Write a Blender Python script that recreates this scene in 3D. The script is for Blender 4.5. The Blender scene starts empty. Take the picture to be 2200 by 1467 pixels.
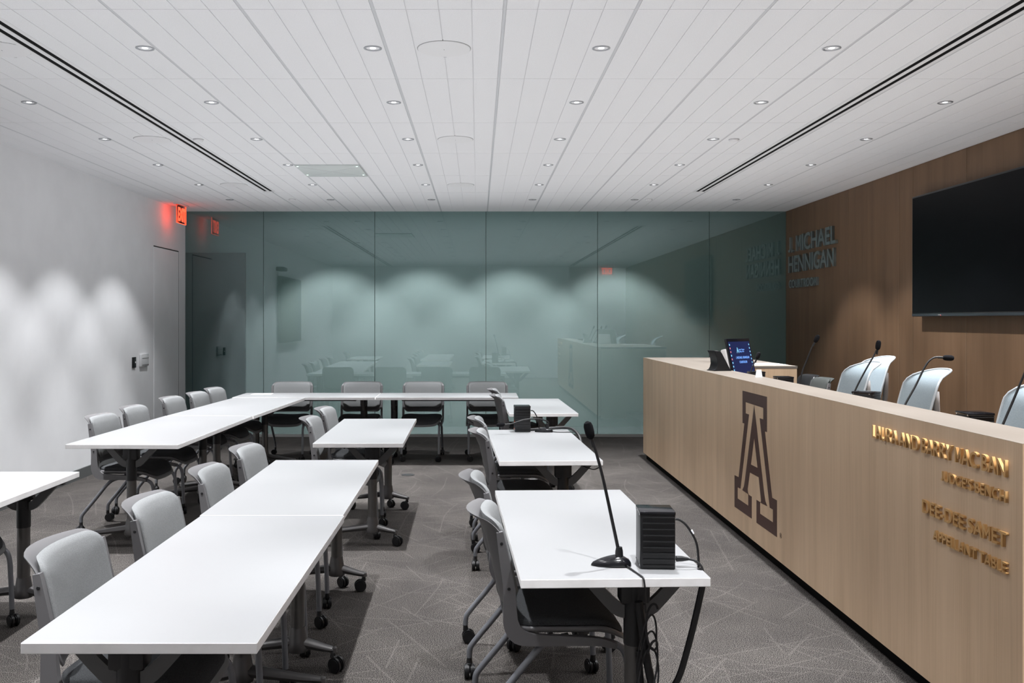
import bpy, bmesh, math, random
from mathutils import Vector, Matrix
random.seed(7)
S = bpy.context.scene
COL = S.collection
PI = math.pi

# ------------------------------------------------------------------ camera
cd = bpy.data.cameras.new('camera'); cam = bpy.data.objects.new('camera', cd); COL.objects.link(cam)
cam.location = (0, 0, 1.55); cam.rotation_euler = (PI/2, 0, 0)
cd.sensor_width = 36; cd.lens = 36*1965/2200
cd.shift_x = 73/2200; cd.shift_y = -46.5/2200
cd.clip_start = 0.02
S.camera = cam
# ------------------------------------------------------------------ world, exposure
W = bpy.data.worlds.new('world'); S.world = W; W.use_nodes = True
W.node_tree.nodes['Background'].inputs[0].default_value = (0, 0, 0, 1)
S.view_settings.view_transform = 'Standard'; S.view_settings.look = 'None'
S.view_settings.gamma = 1; S.view_settings.exposure = 0.12
S.view_settings.use_curve_mapping = False
S.cycles.max_bounces = 10; S.cycles.diffuse_bounces = 6; S.cycles.glossy_bounces = 5
S.cycles.transparent_max_bounces = 12
S.cycles.sample_clamp_indirect = 4
S.cycles.use_denoising = True
try: S.cycles.denoiser = 'OPENIMAGEDENOISE'
except Exception: pass
# lamp settings used by the downlight builder further down
SPOT_W, SPOT_ANGLE, SPOT_BLEND = 20.0, 91, 0.40   # wide part of each beam
WASH_W = 92.0   # wide part of the rows that wash the side walls
CORE_W, CORE_ANGLE, CORE_BLEND = 345.0, 56, 1.0   # bright centre of each beam
CORR_W = 162.0
SPOT_COL = (0.97, 0.98, 1.0)
# added unseen lamps facing up: they brighten the ceiling in place of bounced light
for (ux, uy, sx, sy, UP_W) in ((0.0, 6.0, 6.2, 10.4, 95), (0.1, 10.8, 6.0, 1.6, 3), (2.85, 6.0, 1.0, 10.4, 25)):
    ld = bpy.data.lights.new('added_uplight', 'AREA'); lo = bpy.data.objects.new('added_uplight', ld); COL.objects.link(lo)
    ld.shape = 'RECTANGLE'; ld.size = sx; ld.size_y = sy; ld.energy = UP_W; ld.color = (0.97, 0.98, 1.0)
    lo.location = (ux, uy, 1.55); lo.rotation_euler = (PI, 0, 0)

# room numbers
GY, XL, XR, H = 12.14, -3.885, 4.09, 2.989
YB = -0.14

# ------------------------------------------------------------------ materials
def mat(name, col=(.5,.5,.5), rough=.5, metal=0.0, spec=.5, emit=None, estr=0):
    m = bpy.data.materials.new(name); m.use_nodes = True
    b = m.node_tree.nodes['Principled BSDF']
    b.inputs['Base Color'].default_value = (*col, 1); b.inputs['Roughness'].default_value = rough
    b.inputs['Metallic'].default_value = metal
    b.inputs['Specular IOR Level'].default_value = spec
    if emit:
        b.inputs['Emission Color'].default_value = (*emit, 1); b.inputs['Emission Strength'].default_value = estr
    return m
def nodes(m): return m.node_tree.nodes, m.node_tree.links, m.node_tree.nodes['Principled BSDF']
def noise_col(m, c1, c2, scale=(1,1,1), nscale=20, detail=4, lo=.35, hi=.65, bump=0, bdist=.001, coord='Object'):
    n, l, b = nodes(m)
    tc = n.new('ShaderNodeTexCoord'); mp = n.new('ShaderNodeMapping'); mp.inputs['Scale'].default_value = scale
    nz = n.new('ShaderNodeTexNoise'); nz.inputs['Scale'].default_value = nscale; nz.inputs['Detail'].default_value = detail
    rp = n.new('ShaderNodeValToRGB'); rp.color_ramp.elements[0].position = lo; rp.color_ramp.elements[1].position = hi
    rp.color_ramp.elements[0].color = (*c1,1); rp.color_ramp.elements[1].color = (*c2,1)
    l.new(tc.outputs[coord], mp.inputs[0]); l.new(mp.outputs[0], nz.inputs['Vector']); l.new(nz.outputs['Fac'], rp.inputs[0])
    l.new(rp.outputs[0], b.inputs['Base Color'])
    if bump:
        bp = n.new('ShaderNodeBump'); bp.inputs['Strength'].default_value = bump; bp.inputs['Distance'].default_value = bdist
        l.new(nz.outputs['Fac'], bp.inputs['Height']); l.new(bp.outputs[0], b.inputs['Normal'])
    return m
def wood(name, dark, mid, light, rough=.45, axis=2, band=1.0):
    m = mat(name, mid, rough, spec=.35); n, l, b = nodes(m)
    tc = n.new('ShaderNodeTexCoord')
    def layer(scale_long, scale_across, detail, off):
        mp = n.new('ShaderNodeMapping'); s = [scale_across]*3; s[axis] = scale_long
        mp.inputs['Scale'].default_value = s; mp.inputs['Location'].default_value = (off, off*.7, off*.3)
        nz = n.new('ShaderNodeTexNoise'); nz.inputs['Scale'].default_value = 1; nz.inputs['Detail'].default_value = detail
        nz.inputs['Roughness'].default_value = .6
        l.new(tc.outputs['Object'], mp.inputs[0]); l.new(mp.outputs[0], nz.inputs['Vector']); return nz
    a = layer(.55, 7, 3, 2.0); f = layer(2.2, 190, 4, 5.0)
    mx = n.new('ShaderNodeMix'); mx.data_type = 'FLOAT'; mx.inputs[0].default_value = .42*band
    l.new(a.outputs['Fac'], mx.inputs[2]); l.new(f.outputs['Fac'], mx.inputs[3])
    rp = n.new('ShaderNodeValToRGB'); e = rp.color_ramp.elements
    e[0].position = .32; e[0].color = (*dark,1); e[1].position = .68; e[1].color = (*light,1)
    k = e.new(.5); k.color = (*mid,1)
    l.new(mx.outputs[0], rp.inputs[0]); l.new(rp.outputs[0], b.inputs['Base Color'])
    bp = n.new('ShaderNodeBump'); bp.inputs['Strength'].default_value = .12; bp.inputs['Distance'].default_value = .0006
    l.new(f.outputs['Fac'], bp.inputs['Height']); l.new(bp.outputs[0], b.inputs['Normal'])
    return m

M = {}
M['wall'] = noise_col(mat('painted_wall', rough=.55, spec=.3), (.80,.805,.82), (.84,.845,.86), nscale=3, bump=.05, bdist=.0005)
M['wall_back'] = mat('painted_back_wall', (.74,.745,.755), .7)
M['ceil'] = noise_col(mat('acoustic_tile', rough=.9, spec=.1), (.80,.805,.82), (.86,.865,.88), nscale=260, detail=2, bump=.25, bdist=.0008)
M['ceil_void'] = mat('ceiling_joint', (.80,.80,.81), .9, spec=.1)
M['tbar'] = mat('ceiling_bar', (.58,.59,.61), .5)
M['ceil_white'] = mat('white_ceiling_fitting', (.80,.80,.81), .5)
M['black'] = mat('black_void', (.004,.004,.004), .8, spec=.1)
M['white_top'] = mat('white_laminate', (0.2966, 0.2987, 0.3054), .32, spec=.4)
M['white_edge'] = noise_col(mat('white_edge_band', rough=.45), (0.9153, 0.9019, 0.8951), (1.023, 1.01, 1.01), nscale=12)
M['plastic'] = mat('grey_chair_plastic', (0.1404, 0.1373, 0.1414), .42)
M['fabric'] = noise_col(mat('grey_fabric', rough=.95, spec=.15), (0.1473, 0.1531, 0.1563), (0.2783, 0.2848, 0.2881), nscale=700, detail=2, lo=.3, hi=.7, bump=.5, bdist=.0012)
M['darkfab'] = mat('dark_grey_fabric', (.055,.06,.058), .9, spec=.15)
M['seatfab'] = noise_col(mat('charcoal_seat_fabric', rough=.95, spec=.12), (0.028, 0.0296, 0.032), (0.068, 0.0704, 0.0736), nscale=420, detail=2, lo=.3, hi=.7, bump=.5, bdist=.0012)
M['legmetal'] = mat('grey_painted_tube', (0.1976, 0.2043, 0.224), .38, .35)
M['column'] = mat('bronze_grey_column', (0.136, 0.1318, 0.1275), .34, .75)
M['foot'] = mat('grey_cast_foot', (0.1232, 0.119, 0.119), .32, .6)
M['arm'] = mat('grey_bracket', (0.104, 0.104, 0.104), .4, .4)
M['blackmetal'] = mat('black_metal', (.010,.010,.011), .45)
M['rubber'] = mat('black_caster', (.008,.008,.009), .35)
M['blackplastic'] = mat('black_plastic', (.009,.0095,.011), .35)
M['blackgloss'] = mat('black_gloss', (.006,.006,.008), .16)
M['cable'] = mat('black_cable', (.008,.008,.009), .5)
M['foam'] = noise_col(mat('microphone_foam', rough=1, spec=.1), (.004,.004,.005), (.014,.014,.016), nscale=900, bump=.6, bdist=.001)
M['chrome'] = mat('chrome', (.75,.76,.78), .18, 1)
M['reflector'] = mat('downlight_reflector', (.72,.73,.76), .22, 1)
M['ring'] = mat('downlight_ring', (.36,.37,.39), .35, .6)
M['lens'] = mat('downlight_lamp', (.9,.9,.9), .4, emit=(.95,.97,1), estr=5)
M['lens_off'] = mat('downlight_lamp_off', (.10,.10,.11), .3)
M['benchwood'] = wood('pale_oak_veneer', (0.5506, 0.3867, 0.247), (0.6508, 0.47, 0.3079), (0.7259, 0.5355, 0.362))
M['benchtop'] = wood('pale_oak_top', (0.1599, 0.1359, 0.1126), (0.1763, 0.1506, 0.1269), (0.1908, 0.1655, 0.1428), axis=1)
M['wallwood'] = wood('brown_veneer_wall', (0.1058, 0.06095, 0.0322), (0.1403, 0.08165, 0.04485), (0.169, 0.1, 0.05635), .5)
M['gold'] = wood('gold_letter_wood', (0.4657, 0.2551, 0.0945), (0.5766, 0.3361, 0.1323), (0.6653, 0.4057, 0.1764), .4)
M['logo'] = mat('maroon_brown_vinyl', (.072,.030,.022), .5)
M['steel'] = mat('brushed_letter_metal', (.30,.35,.35), .38, .8)
M['screen'] = mat('dark_screen', (.0012,.0014,.002), .3, spec=.06)
M['bezel'] = mat('dark_bezel', (.008,.010,.012), .35)
M['led_red'] = mat('red_led', (.2,0,0), .4, emit=(1,.05,.03), estr=2)
M['led_green'] = mat('green_white_led', (.5,1,.8), .4, emit=(.6,1,.85), estr=2.5)
M['exit'] = mat('exit_letters', (.8,.05,.02), .4, emit=(1,.075,.03), estr=2.2)
M['mesh_fabric'] = noise_col(mat('pale_blue_mesh', rough=.7, spec=.2), (0.2271, 0.277, 0.3075), (0.2809, 0.3325, 0.364), nscale=330, detail=1, lo=.4, hi=.6)
M['mesh_edge'] = mat('pale_mesh_border', (0.3749, 0.407, 0.4284), .5)
M['whiteplastic'] = mat('white_plastic', (0.528, 0.512, 0.504), .3)
M['paper'] = mat('white_paper', (.88,.89,.92), .6)
M['base'] = mat('grey_baseboard', (.10,.105,.105), .6)
M['rail'] = mat('aluminium_rail', (.52,.53,.52), .35, .6)
M['joint'] = mat('glass_joint', (.035,.06,.055), .3)
M['panelgrey'] = mat('grey_green_panel', (.60,.64,.63), .5)
M['devwhite'] = mat('white_wall_device', (.66,.67,.68), .45)
M['devgrey'] = mat('grey_device_slot', (.22,.22,.22), .5)
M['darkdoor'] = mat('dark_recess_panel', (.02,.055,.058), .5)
M['behind'] = mat('wall_behind_glass', (.66,.70,.70), .8)
M['floorbox'] = mat('floor_box_lid', (.02,.021,.022), .5)
M['screenblue'] = mat('lit_screen', (.002,.003,.01), .25, emit=(.012,.018,.07), estr=1.0)
M['scr_text'] = mat('lit_screen_text', (.05,.1,.3), .4, emit=(.16,.36,.80), estr=.9)
M['scr_icon'] = mat('lit_screen_icon', (.1,.3,.4), .4, emit=(.25,.55,.9), estr=.45)
M['scr_icon2'] = mat('lit_screen_icon_red', (.3,.1,.1), .4, emit=(.65,.22,.3), estr=.4)
M['orange'] = mat('orange_mark', (.7,.13,.02), .5)

# glass: greenish frosted film glass, partly see-through, mirror-like face
def glass_wall():
    m = bpy.data.materials.new('green_glass'); m.use_nodes = True
    n, l = m.node_tree.nodes, m.node_tree.links; n.clear()
    out = n.new('ShaderNodeOutputMaterial')
    d = n.new('ShaderNodeBsdfDiffuse'); d.inputs[0].default_value = (.075,.125,.113,1)
    t = n.new('ShaderNodeBsdfTransparent'); t.inputs[0].default_value = (.82,.905,.89,1)
    m1 = n.new('ShaderNodeMixShader'); m1.inputs[0].default_value = .80
    g = n.new('ShaderNodeBsdfGlossy'); g.inputs[0].default_value = (.86,.96,.98,1); g.inputs['Roughness'].default_value = .012
    fr = n.new('ShaderNodeFresnel'); fr.inputs[0].default_value = 1.95
    m2 = n.new('ShaderNodeMixShader')
    l.new(d.outputs[0], m1.inputs[1]); l.new(t.outputs[0], m1.inputs[2])
    l.new(fr.outputs[0], m2.inputs[0]); l.new(m1.outputs[0], m2.inputs[1]); l.new(g.outputs[0], m2.inputs[2])
    l.new(m2.outputs[0], out.inputs[0]); return m
M['glass'] = glass_wall()
def acrylic():
    m = bpy.data.materials.new('clear_acrylic'); m.use_nodes = True
    n, l = m.node_tree.nodes, m.node_tree.links; n.clear()
    out = n.new('ShaderNodeOutputMaterial')
    t = n.new('ShaderNodeBsdfTransparent'); t.inputs[0].default_value = (.93,.90,.90,1)
    g = n.new('ShaderNodeBsdfGlossy'); g.inputs['Roughness'].default_value = .05
    fr = n.new('ShaderNodeFresnel'); fr.inputs[0].default_value = 1.4
    m2 = n.new('ShaderNodeMixShader'); l.new(fr.outputs[0], m2.inputs[0]); l.new(t.outputs[0], m2.inputs[1]); l.new(g.outputs[0], m2.inputs[2])
    l.new(m2.outputs[0], out.inputs[0]); return m
M['acrylic'] = acrylic()

def carpet():
    m = mat('patterned_carpet', (.1,.1,.1), .98, spec=.05); n, l, b = nodes(m)
    tc = n.new('ShaderNodeTexCoord')
    def math_(op, a, c, clamp=False):
        x = n.new('ShaderNodeMath'); x.operation = op; x.use_clamp = clamp
        for i, v in enumerate((a, c)):
            if v is None: continue
            if isinstance(v, (int, float)): x.inputs[i].default_value = v
            else: l.new(v, x.inputs[i])
        return x.outputs[0]
    nz = n.new('ShaderNodeTexNoise'); nz.inputs['Scale'].default_value = 250; nz.inputs['Detail'].default_value = 3
    nz.inputs['Roughness'].default_value = .7
    l.new(tc.outputs['Object'], nz.inputs['Vector'])
    rp = n.new('ShaderNodeValToRGB'); e = rp.color_ramp.elements
    e[0].position = .43; e[0].color = (.0075,.0072,.0082,1); e[1].position = .57; e[1].color = (.18,.165,.153,1)
    k = e.new(.5); k.color = (.042,.038,.0355,1)
    l.new(nz.outputs['Fac'], rp.inputs[0])
    # broad patches of darker tiles
    n2 = n.new('ShaderNodeTexNoise'); n2.inputs['Scale'].default_value = 2.2; n2.inputs['Detail'].default_value = 2
    l.new(tc.outputs['Object'], n2.inputs['Vector'])
    # straight pale scratch strokes: stretched cells in several directions
    tot = None
    for i, ang in enumerate((12, 38, 64, 97, 128, 155)):
        mp = n.new('ShaderNodeMapping'); mp.inputs['Rotation'].default_value = (0, 0, math.radians(ang))
        mp.inputs['Location'].default_value = (i*3.7, i*1.9, 0)
        l.new(tc.outputs['Object'], mp.inputs[0])
        wn = n.new('ShaderNodeTexNoise'); wn.inputs['Scale'].default_value = .9; wn.inputs['Detail'].default_value = 0
        l.new(mp.outputs[0], wn.inputs['Vector'])
        sp = n.new('ShaderNodeSeparateXYZ'); l.new(mp.outputs[0], sp.inputs[0])
        row = math_('MULTIPLY', sp.outputs[1], 4.6)
        row = math_('ADD', row, math_('MULTIPLY', wn.outputs['Fac'], .9))
        fl = math_('FLOOR', row, None)
        off = n.new('ShaderNodeTexWhiteNoise'); off.noise_dimensions = '1D'; l.new(math_('ADD', fl, i*17.3), off.inputs['W'])
        pos = math_('FRACT', row, None)
        line = math_('ABSOLUTE', math_('SUBTRACT', pos, math_('ADD', math_('MULTIPLY', off.outputs['Value'], .8), .1)), None)
        line = math_('SUBTRACT', 1, math_('MULTIPLY', line, 27), True)
        cx = math_('ADD', math_('MULTIPLY', sp.outputs[0], 2.8), math_('MULTIPLY', off.outputs['Value'], 9))
        cell = math_('FLOOR', cx, None)
        on = n.new('ShaderNodeTexWhiteNoise'); on.noise_dimensions = '2D'
        cb = n.new('ShaderNodeCombineXYZ'); l.new(cell, cb.inputs[0]); l.new(fl, cb.inputs[1]); l.new(cb.outputs[0], on.inputs['Vector'])
        keep = math_('GREATER_THAN', on.outputs['Value'], .60)
        ln = math_('MULTIPLY', line, keep)
        tot = ln if tot is None else math_('MAXIMUM', tot, ln)
    brk = math_('MULTIPLY', tot, math_('MULTIPLY', math_('SUBTRACT', nz.outputs['Fac'], .36), 2.4, True))
    mx = n.new('ShaderNodeMix'); mx.data_type = 'RGBA'
    l.new(math_('MULTIPLY', brk, .72), mx.inputs[0]); l.new(rp.outputs[0], mx.inputs[6]); mx.inputs[7].default_value = (.23,.21,.195,1)
    mul = n.new('ShaderNodeMix'); mul.data_type = 'RGBA'; mul.blend_type = 'MULTIPLY'; mul.inputs[0].default_value = .55
    rp2 = n.new('ShaderNodeValToRGB'); rp2.color_ramp.elements[0].position = .35; rp2.color_ramp.elements[1].position = .65
    rp2.color_ramp.elements[0].color = (.62,.62,.64,1)
    l.new(n2.outputs['Fac'], rp2.inputs[0]); l.new(mx.outputs[2], mul.inputs[6]); l.new(rp2.outputs[0], mul.inputs[7])
    l.new(mul.outputs[2], b.inputs['Base Color'])
    bp = n.new('ShaderNodeBump'); bp.inputs['Strength'].default_value = .7; bp.inputs['Distance'].default_value = .003
    l.new(nz.outputs['Fac'], bp.inputs['Height']); l.new(bp.outputs[0], b.inputs['Normal'])
    return m
M['carpet'] = carpet()

# ------------------------------------------------------------------ mesh helpers
def smooth_path(pts, k=6):
    P = [Vector(p) for p in pts]; out = []
    for i in range(len(P)-1):
        p0 = P[max(i-1,0)]; p1 = P[i]; p2 = P[i+1]; p3 = P[min(i+2, len(P)-1)]
        for j in range(k):
            t = j/k
            out.append(.5*((2*p1)+(-p0+p2)*t+(2*p0-5*p1+4*p2-p3)*t*t+(-p0+3*p1-3*p2+p3)*t**3))
    out.append(P[-1]); return out
class MB:
    def __init__(self): self.bm = bmesh.new(); self.mi = 0
    def _f(self, vs):
        try:
            f = self.bm.faces.new(vs); f.material_index = self.mi; return f
        except ValueError: return None
    def box(self, c, s, rot=None, bev=0):
        t = bmesh.new(); bmesh.ops.create_cube(t, size=1)
        for v in t.verts: v.co = Vector((v.co.x*s[0], v.co.y*s[1], v.co.z*s[2]))
        if bev: bmesh.ops.bevel(t, geom=list(t.edges), offset=bev, segments=2, profile=.5, affect='EDGES')
        mtx = Matrix.Translation(c) @ (rot if rot is not None else Matrix.Identity(4))
        self.merge(t, mtx); return self
    def merge(self, t, mtx=Matrix.Identity(4)):
        mp = {}
        for v in t.verts: mp[v] = self.bm.verts.new(mtx @ v.co)
        for f in t.faces: self._f([mp[v] for v in f.verts])
        t.free()
    def tube(self, pts, r, seg=10, smooth=0, caps=True, squash=None):
        P = smooth_path(pts, smooth) if smooth else [Vector(p) for p in pts]
        n = len(P)
        R = r if isinstance(r, (list, tuple)) else None
        def rad(i):
            if R is None: return r
            x = i/(n-1)*(len(R)-1); a = int(min(x, len(R)-2)); return R[a]+(R[a+1]-R[a])*(x-a)
        rings = []; up = None
        for i in range(n):
            d = (P[min(i+1,n-1)]-P[max(i-1,0)]).normalized()
            if up is None:
                up = Vector((0,0,1)) if abs(d.z) < .9 else Vector((0,1,0))
            a = d.cross(up).normalized(); b = a.cross(d).normalized(); up = b
            rr = rad(i); sa, sb = (squash or (1,1))
            rings.append([self.bm.verts.new(P[i]+(a*math.cos(2*PI*k/seg)*sa+b*math.sin(2*PI*k/seg)*sb)*rr) for k in range(seg)])
        for i in range(n-1):
            for k in range(seg): self._f([rings[i][k], rings[i][(k+1)%seg], rings[i+1][(k+1)%seg], rings[i+1][k]])
        if caps: self._f(rings[0][::-1]); self._f(rings[-1])
        return self
    def lathe(self, prof, o=(0,0,0), axis='z', seg=24, sx=1, sy=1):
        rings = []
        def pt(r, h, a):
            x, y = r*math.cos(a)*sx, r*math.sin(a)*sy
            v = {'z':(x,y,h), 'x':(h,x,y), 'y':(y,h,x)}[axis]
            return Vector(o)+Vector(v)
        for r, h in prof:
            if r < 1e-6: rings.append([self.bm.verts.new(pt(0,h,0))])
            else: rings.append([self.bm.verts.new(pt(r,h,2*PI*k/seg)) for k in range(seg)])
        for A, B in zip(rings, rings[1:]):
            for k in range(seg):
                a0, a1 = A[k%len(A)], A[(k+1)%len(A)]; b0, b1 = B[k%len(B)], B[(k+1)%len(B)]
                vs = []
                for v in (a0, a1, b1, b0):
                    if v not in vs: vs.append(v)
                if len(vs) > 2: self._f(vs)
        return self
    def pad(self, outline, rings, fn):
        # rings: (scale, h) from the back centre round the rim to the front centre; fn(a,b,h) -> xyz
        ca = sum(p[0] for p in outline)/len(outline); cb = sum(p[1] for p in outline)/len(outline)
        prev = None; n = len(outline)
        for s, h in rings:
            if s == 0: cur = [self.bm.verts.new(fn(ca, cb, h))]
            else: cur = [self.bm.verts.new(fn(ca+(p[0]-ca)*s, cb+(p[1]-cb)*s, h)) for p in outline]
            if prev:
                for k in range(n):
                    vs = []
                    for v in (prev[k%len(prev)], prev[(k+1)%len(prev)], cur[(k+1)%len(cur)], cur[k%len(cur)]):
                        if v not in vs: vs.append(v)
                    if len(vs) > 2: self._f(vs)
            prev = cur
        return self
    def prism(self, poly, fn, h0, h1):
        A = [self.bm.verts.new(fn(p[0], p[1], h0)) for p in poly]; B = [self.bm.verts.new(fn(p[0], p[1], h1)) for p in poly]
        self._f(A[::-1]); self._f(B); n = len(poly)
        for k in range(n): self._f([A[k], A[(k+1)%n], B[(k+1)%n], B[k]])
        return self
    def ribbon(self, pts, hw, y0, y1, smooth=0):
        # a flat bar bent in the XZ plane: half height hw (number or list), between y0 and y1
        P = smooth_path([(p[0],0,p[1]) for p in pts], smooth) if smooth else [Vector((p[0],0,p[1])) for p in pts]
        n = len(P); L = []; 
        for i in range(n):
            d = (P[min(i+1,n-1)]-P[max(i-1,0)]).normalized(); nn = Vector((-d.z,0,d.x))
            if isinstance(hw, (list,tuple)):
                x = i/(n-1)*(len(hw)-1); a = int(min(x,len(hw)-2)); w = hw[a]+(hw[a+1]-hw[a])*(x-a)
            else: w = hw
            q = []
            for s, y in ((1,y0),(1,y1),(-1,y1),(-1,y0)):
                v = P[i]+nn*w*s; q.append(self.bm.verts.new((v.x, y, v.z)))
            L.append(q)
        for A, B in zip(L, L[1:]):
            for k in range(4): self._f([A[k], A[(k+1)%4], B[(k+1)%4], B[k]])
        self._f(L[0][::-1]); self._f(L[-1]); return self
    def build(self, name, m, parent=None, loc=(0,0,0), rotz=0, smooth=True, ang=38, bev=0):
        bm = self.bm
        bmesh.ops.recalc_face_normals(bm, faces=list(bm.faces))
        me = bpy.data.meshes.new(name); bm.to_mesh(me); bm.free()
        for x in (m if isinstance(m, (list,tuple)) else [m]): me.materials.append(x)
        o = bpy.data.objects.new(name, me); COL.objects.link(o)
        if smooth:
            for p in me.polygons: p.use_smooth = True
            me.set_sharp_from_angle(angle=math.radians(ang))
        if parent is not None: o.parent = parent
        o.location = loc; o.rotation_euler = (0,0,rotz)
        if bev:
            md = o.modifiers.new('bevel', 'BEVEL'); md.width = bev; md.segments = 2; md.limit_method = 'ANGLE'
        return o
def rrect(w, h, r, n=5, cx=0, cy=0):
    out = []
    for (sx, sy, a0) in ((1,1,0),(-1,1,90),(-1,-1,180),(1,-1,270)):
        for k in range(n+1):
            a = math.radians(a0+90*k/n)
            out.append((cx+sx*(w/2-r)+r*math.cos(a), cy+sy*(h/2-r)+r*math.sin(a)))
    # densify the straight runs
    res = []
    for i, p in enumerate(out):
        q = out[(i+1)%len(out)]; d = math.hypot(q[0]-p[0], q[1]-p[1]); res.append(p)
        m = int(d/.05)
        for k in range(1, m+1): res.append((p[0]+(q[0]-p[0])*k/(m+1), p[1]+(q[1]-p[1])*k/(m+1)))
    return res
def tag(o, label=None, cat=None, group=None, kind=None):
    if label: o['label'] = label
    if cat: o['category'] = cat
    if group: o['group'] = group
    if kind: o['kind'] = kind
    return o
def thing(name, label, cat, loc=(0,0,0), rotz=0, group=None):
    o = bpy.data.objects.new(name, None); COL.objects.link(o); o.location = loc; o.rotation_euler = (0,0,rotz)
    o.empty_display_size = .1
    return tag(o, label, cat, group)
def copy_tree(o, parent=None):
    c = o.copy(); COL.objects.link(c)
    if parent is not None: c.parent = parent
    for ch in list(o.children): copy_tree(ch, c)
    return c
def struct(name, mb, m, **k): return tag(mb.build(name, m, **k), kind='structure')

# text -> list of (char mesh pieces); one mesh per letter
_adv = {}
def _tmesh(s, depth=0, off=0.0, bevel=0):
    cu = bpy.data.curves.new('t', 'FONT'); cu.body = s; cu.size = 1; cu.extrude = depth; cu.offset = off; cu.resolution_u = 4
    cu.fill_mode = 'BOTH'
    o = bpy.data.objects.new('t', cu); COL.objects.link(o)
    bpy.context.view_layer.update()
    me = bpy.data.meshes.new_from_object(o.evaluated_get(bpy.context.evaluated_depsgraph_get()))
    bpy.data.objects.remove(o); bpy.data.curves.remove(cu); return me
def _w(s):
    if s not in _adv:
        me = _tmesh(s); xs = [v.co.x for v in me.vertices]; _adv[s] = (min(xs), max(xs), max(v.co.y for v in me.vertices)); bpy.data.meshes.remove(me)
    return _adv[s]
def adv(c): return (_w('H'+c+'H')[1]-_w('H'+c+'H')[0]) - (_w('HH')[1]-_w('HH')[0])
CAP = None
def _arc(cx, cy, r, a0, a1, n=8): return [(cx+r*math.cos(math.radians(a0+(a1-a0)*k/n)), cy+r*math.sin(math.radians(a0+(a1-a0)*k/n))) for k in range(n+1)]
CUSTOM = {  # outlines in cap heights, with advance
 'M': ([(.08,0),(.08,1),(.25,1),(.49,.50),(.73,1),(.90,1),(.90,0),(.75,0),(.75,.68),(.55,.27),(.43,.27),(.23,.68),(.23,0)], .98),
 'J': ([(.27,1),(.43,1)]+_arc(.215,.215,.215,0,-155)+_arc(.215,.215,.06,-155,0), .52)}
def _cmesh(c, capu):
    b = MB(); b.prism(CUSTOM[c][0], lambda a, q, h: (a*capu, q*capu, h), -1, 1); bmesh.ops.recalc_face_normals(b.bm, faces=list(b.bm.faces))
    me = bpy.data.meshes.new('t'); b.bm.to_mesh(me); b.bm.free(); return me
def letters(text, width, cap, depth, m, parent, origin, ex, ey, name='letter', bold=.03, fits=True, joined=False):
    """letters standing on the plane through origin (left end of the base line); ex right, ey up, out = ex x ey"""
    capu = _w('H')[2]; sc = cap/capu
    A_ = lambda c: CUSTOM[c][1]*capu if c in CUSTOM else adv(c)
    raw = sum(A_(c) for c in text); sx = width/raw if fits else sc
    ex, ey = Vector(ex), Vector(ey); ez = ex.cross(ey); x = 0; res = []; bmj = bmesh.new()
    for c in text:
        a = A_(c)
        if c != ' ':
            me = _cmesh(c, capu) if c in CUSTOM else _tmesh(c, 1.0, bold)
            for v in me.vertices:
                zz = (v.co.z+1)/2*depth
                v.co = Vector(origin)+ex*((x+v.co.x)*sx)+ey*(v.co.y*sc)+ez*zz
            if joined: bmj.from_mesh(me); bpy.data.meshes.remove(me)
            else:
                me.name = name; me.materials.clear(); me.materials.append(m)
                for p in me.polygons: p.material_index = 0
                o = bpy.data.objects.new(name, me); COL.objects.link(o); o.parent = parent; res.append(o)
        x += a
    if joined:
        me = bpy.data.meshes.new(name); bmj.to_mesh(me); me.materials.append(m)
        for p in me.polygons: p.material_index = 0
        o = bpy.data.objects.new(name, me); COL.objects.link(o); o.parent = parent; res.append(o)
    bmj.free(); return res
def decal(loops, fn, depth, name, m, parent):
    """flat shape with holes, loops[0] outline; fn(a,b)->(u,v) in plane, curve filled and pushed out"""
    cu = bpy.data.curves.new(name, 'CURVE'); cu.dimensions = '2D'; cu.fill_mode = 'BOTH'; cu.extrude = depth/2
    for L in loops:
        sp = cu.splines.new('POLY'); sp.points.add(len(L)-1); sp.use_cyclic_u = True
        for p, q in zip(sp.points, L): p.co = (q[0], q[1], 0, 1)
    o = bpy.data.objects.new('t', cu); COL.objects.link(o); bpy.context.view_layer.update()
    me = bpy.data.meshes.new_from_object(o.evaluated_get(bpy.context.evaluated_depsgraph_get()))
    bpy.data.objects.remove(o)
    for v in me.vertices: v.co = Vector(fn(v.co.x, v.co.y, v.co.z+depth/2))
    me.materials.clear(); me.materials.append(m); me.name = name
    for p in me.polygons: p.material_index = 0
    r = bpy.data.objects.new(name, me); COL.objects.link(r); r.parent = parent; return r

# ------------------------------------------------------------------ room shell
b = MB(); b.box(((XL+XR)/2, (GY+.012-1.65)/2, -.05), (XR-XL+.4, GY+.012+1.65, .1)); struct('floor', b, M['carpet'], smooth=False)
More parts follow.
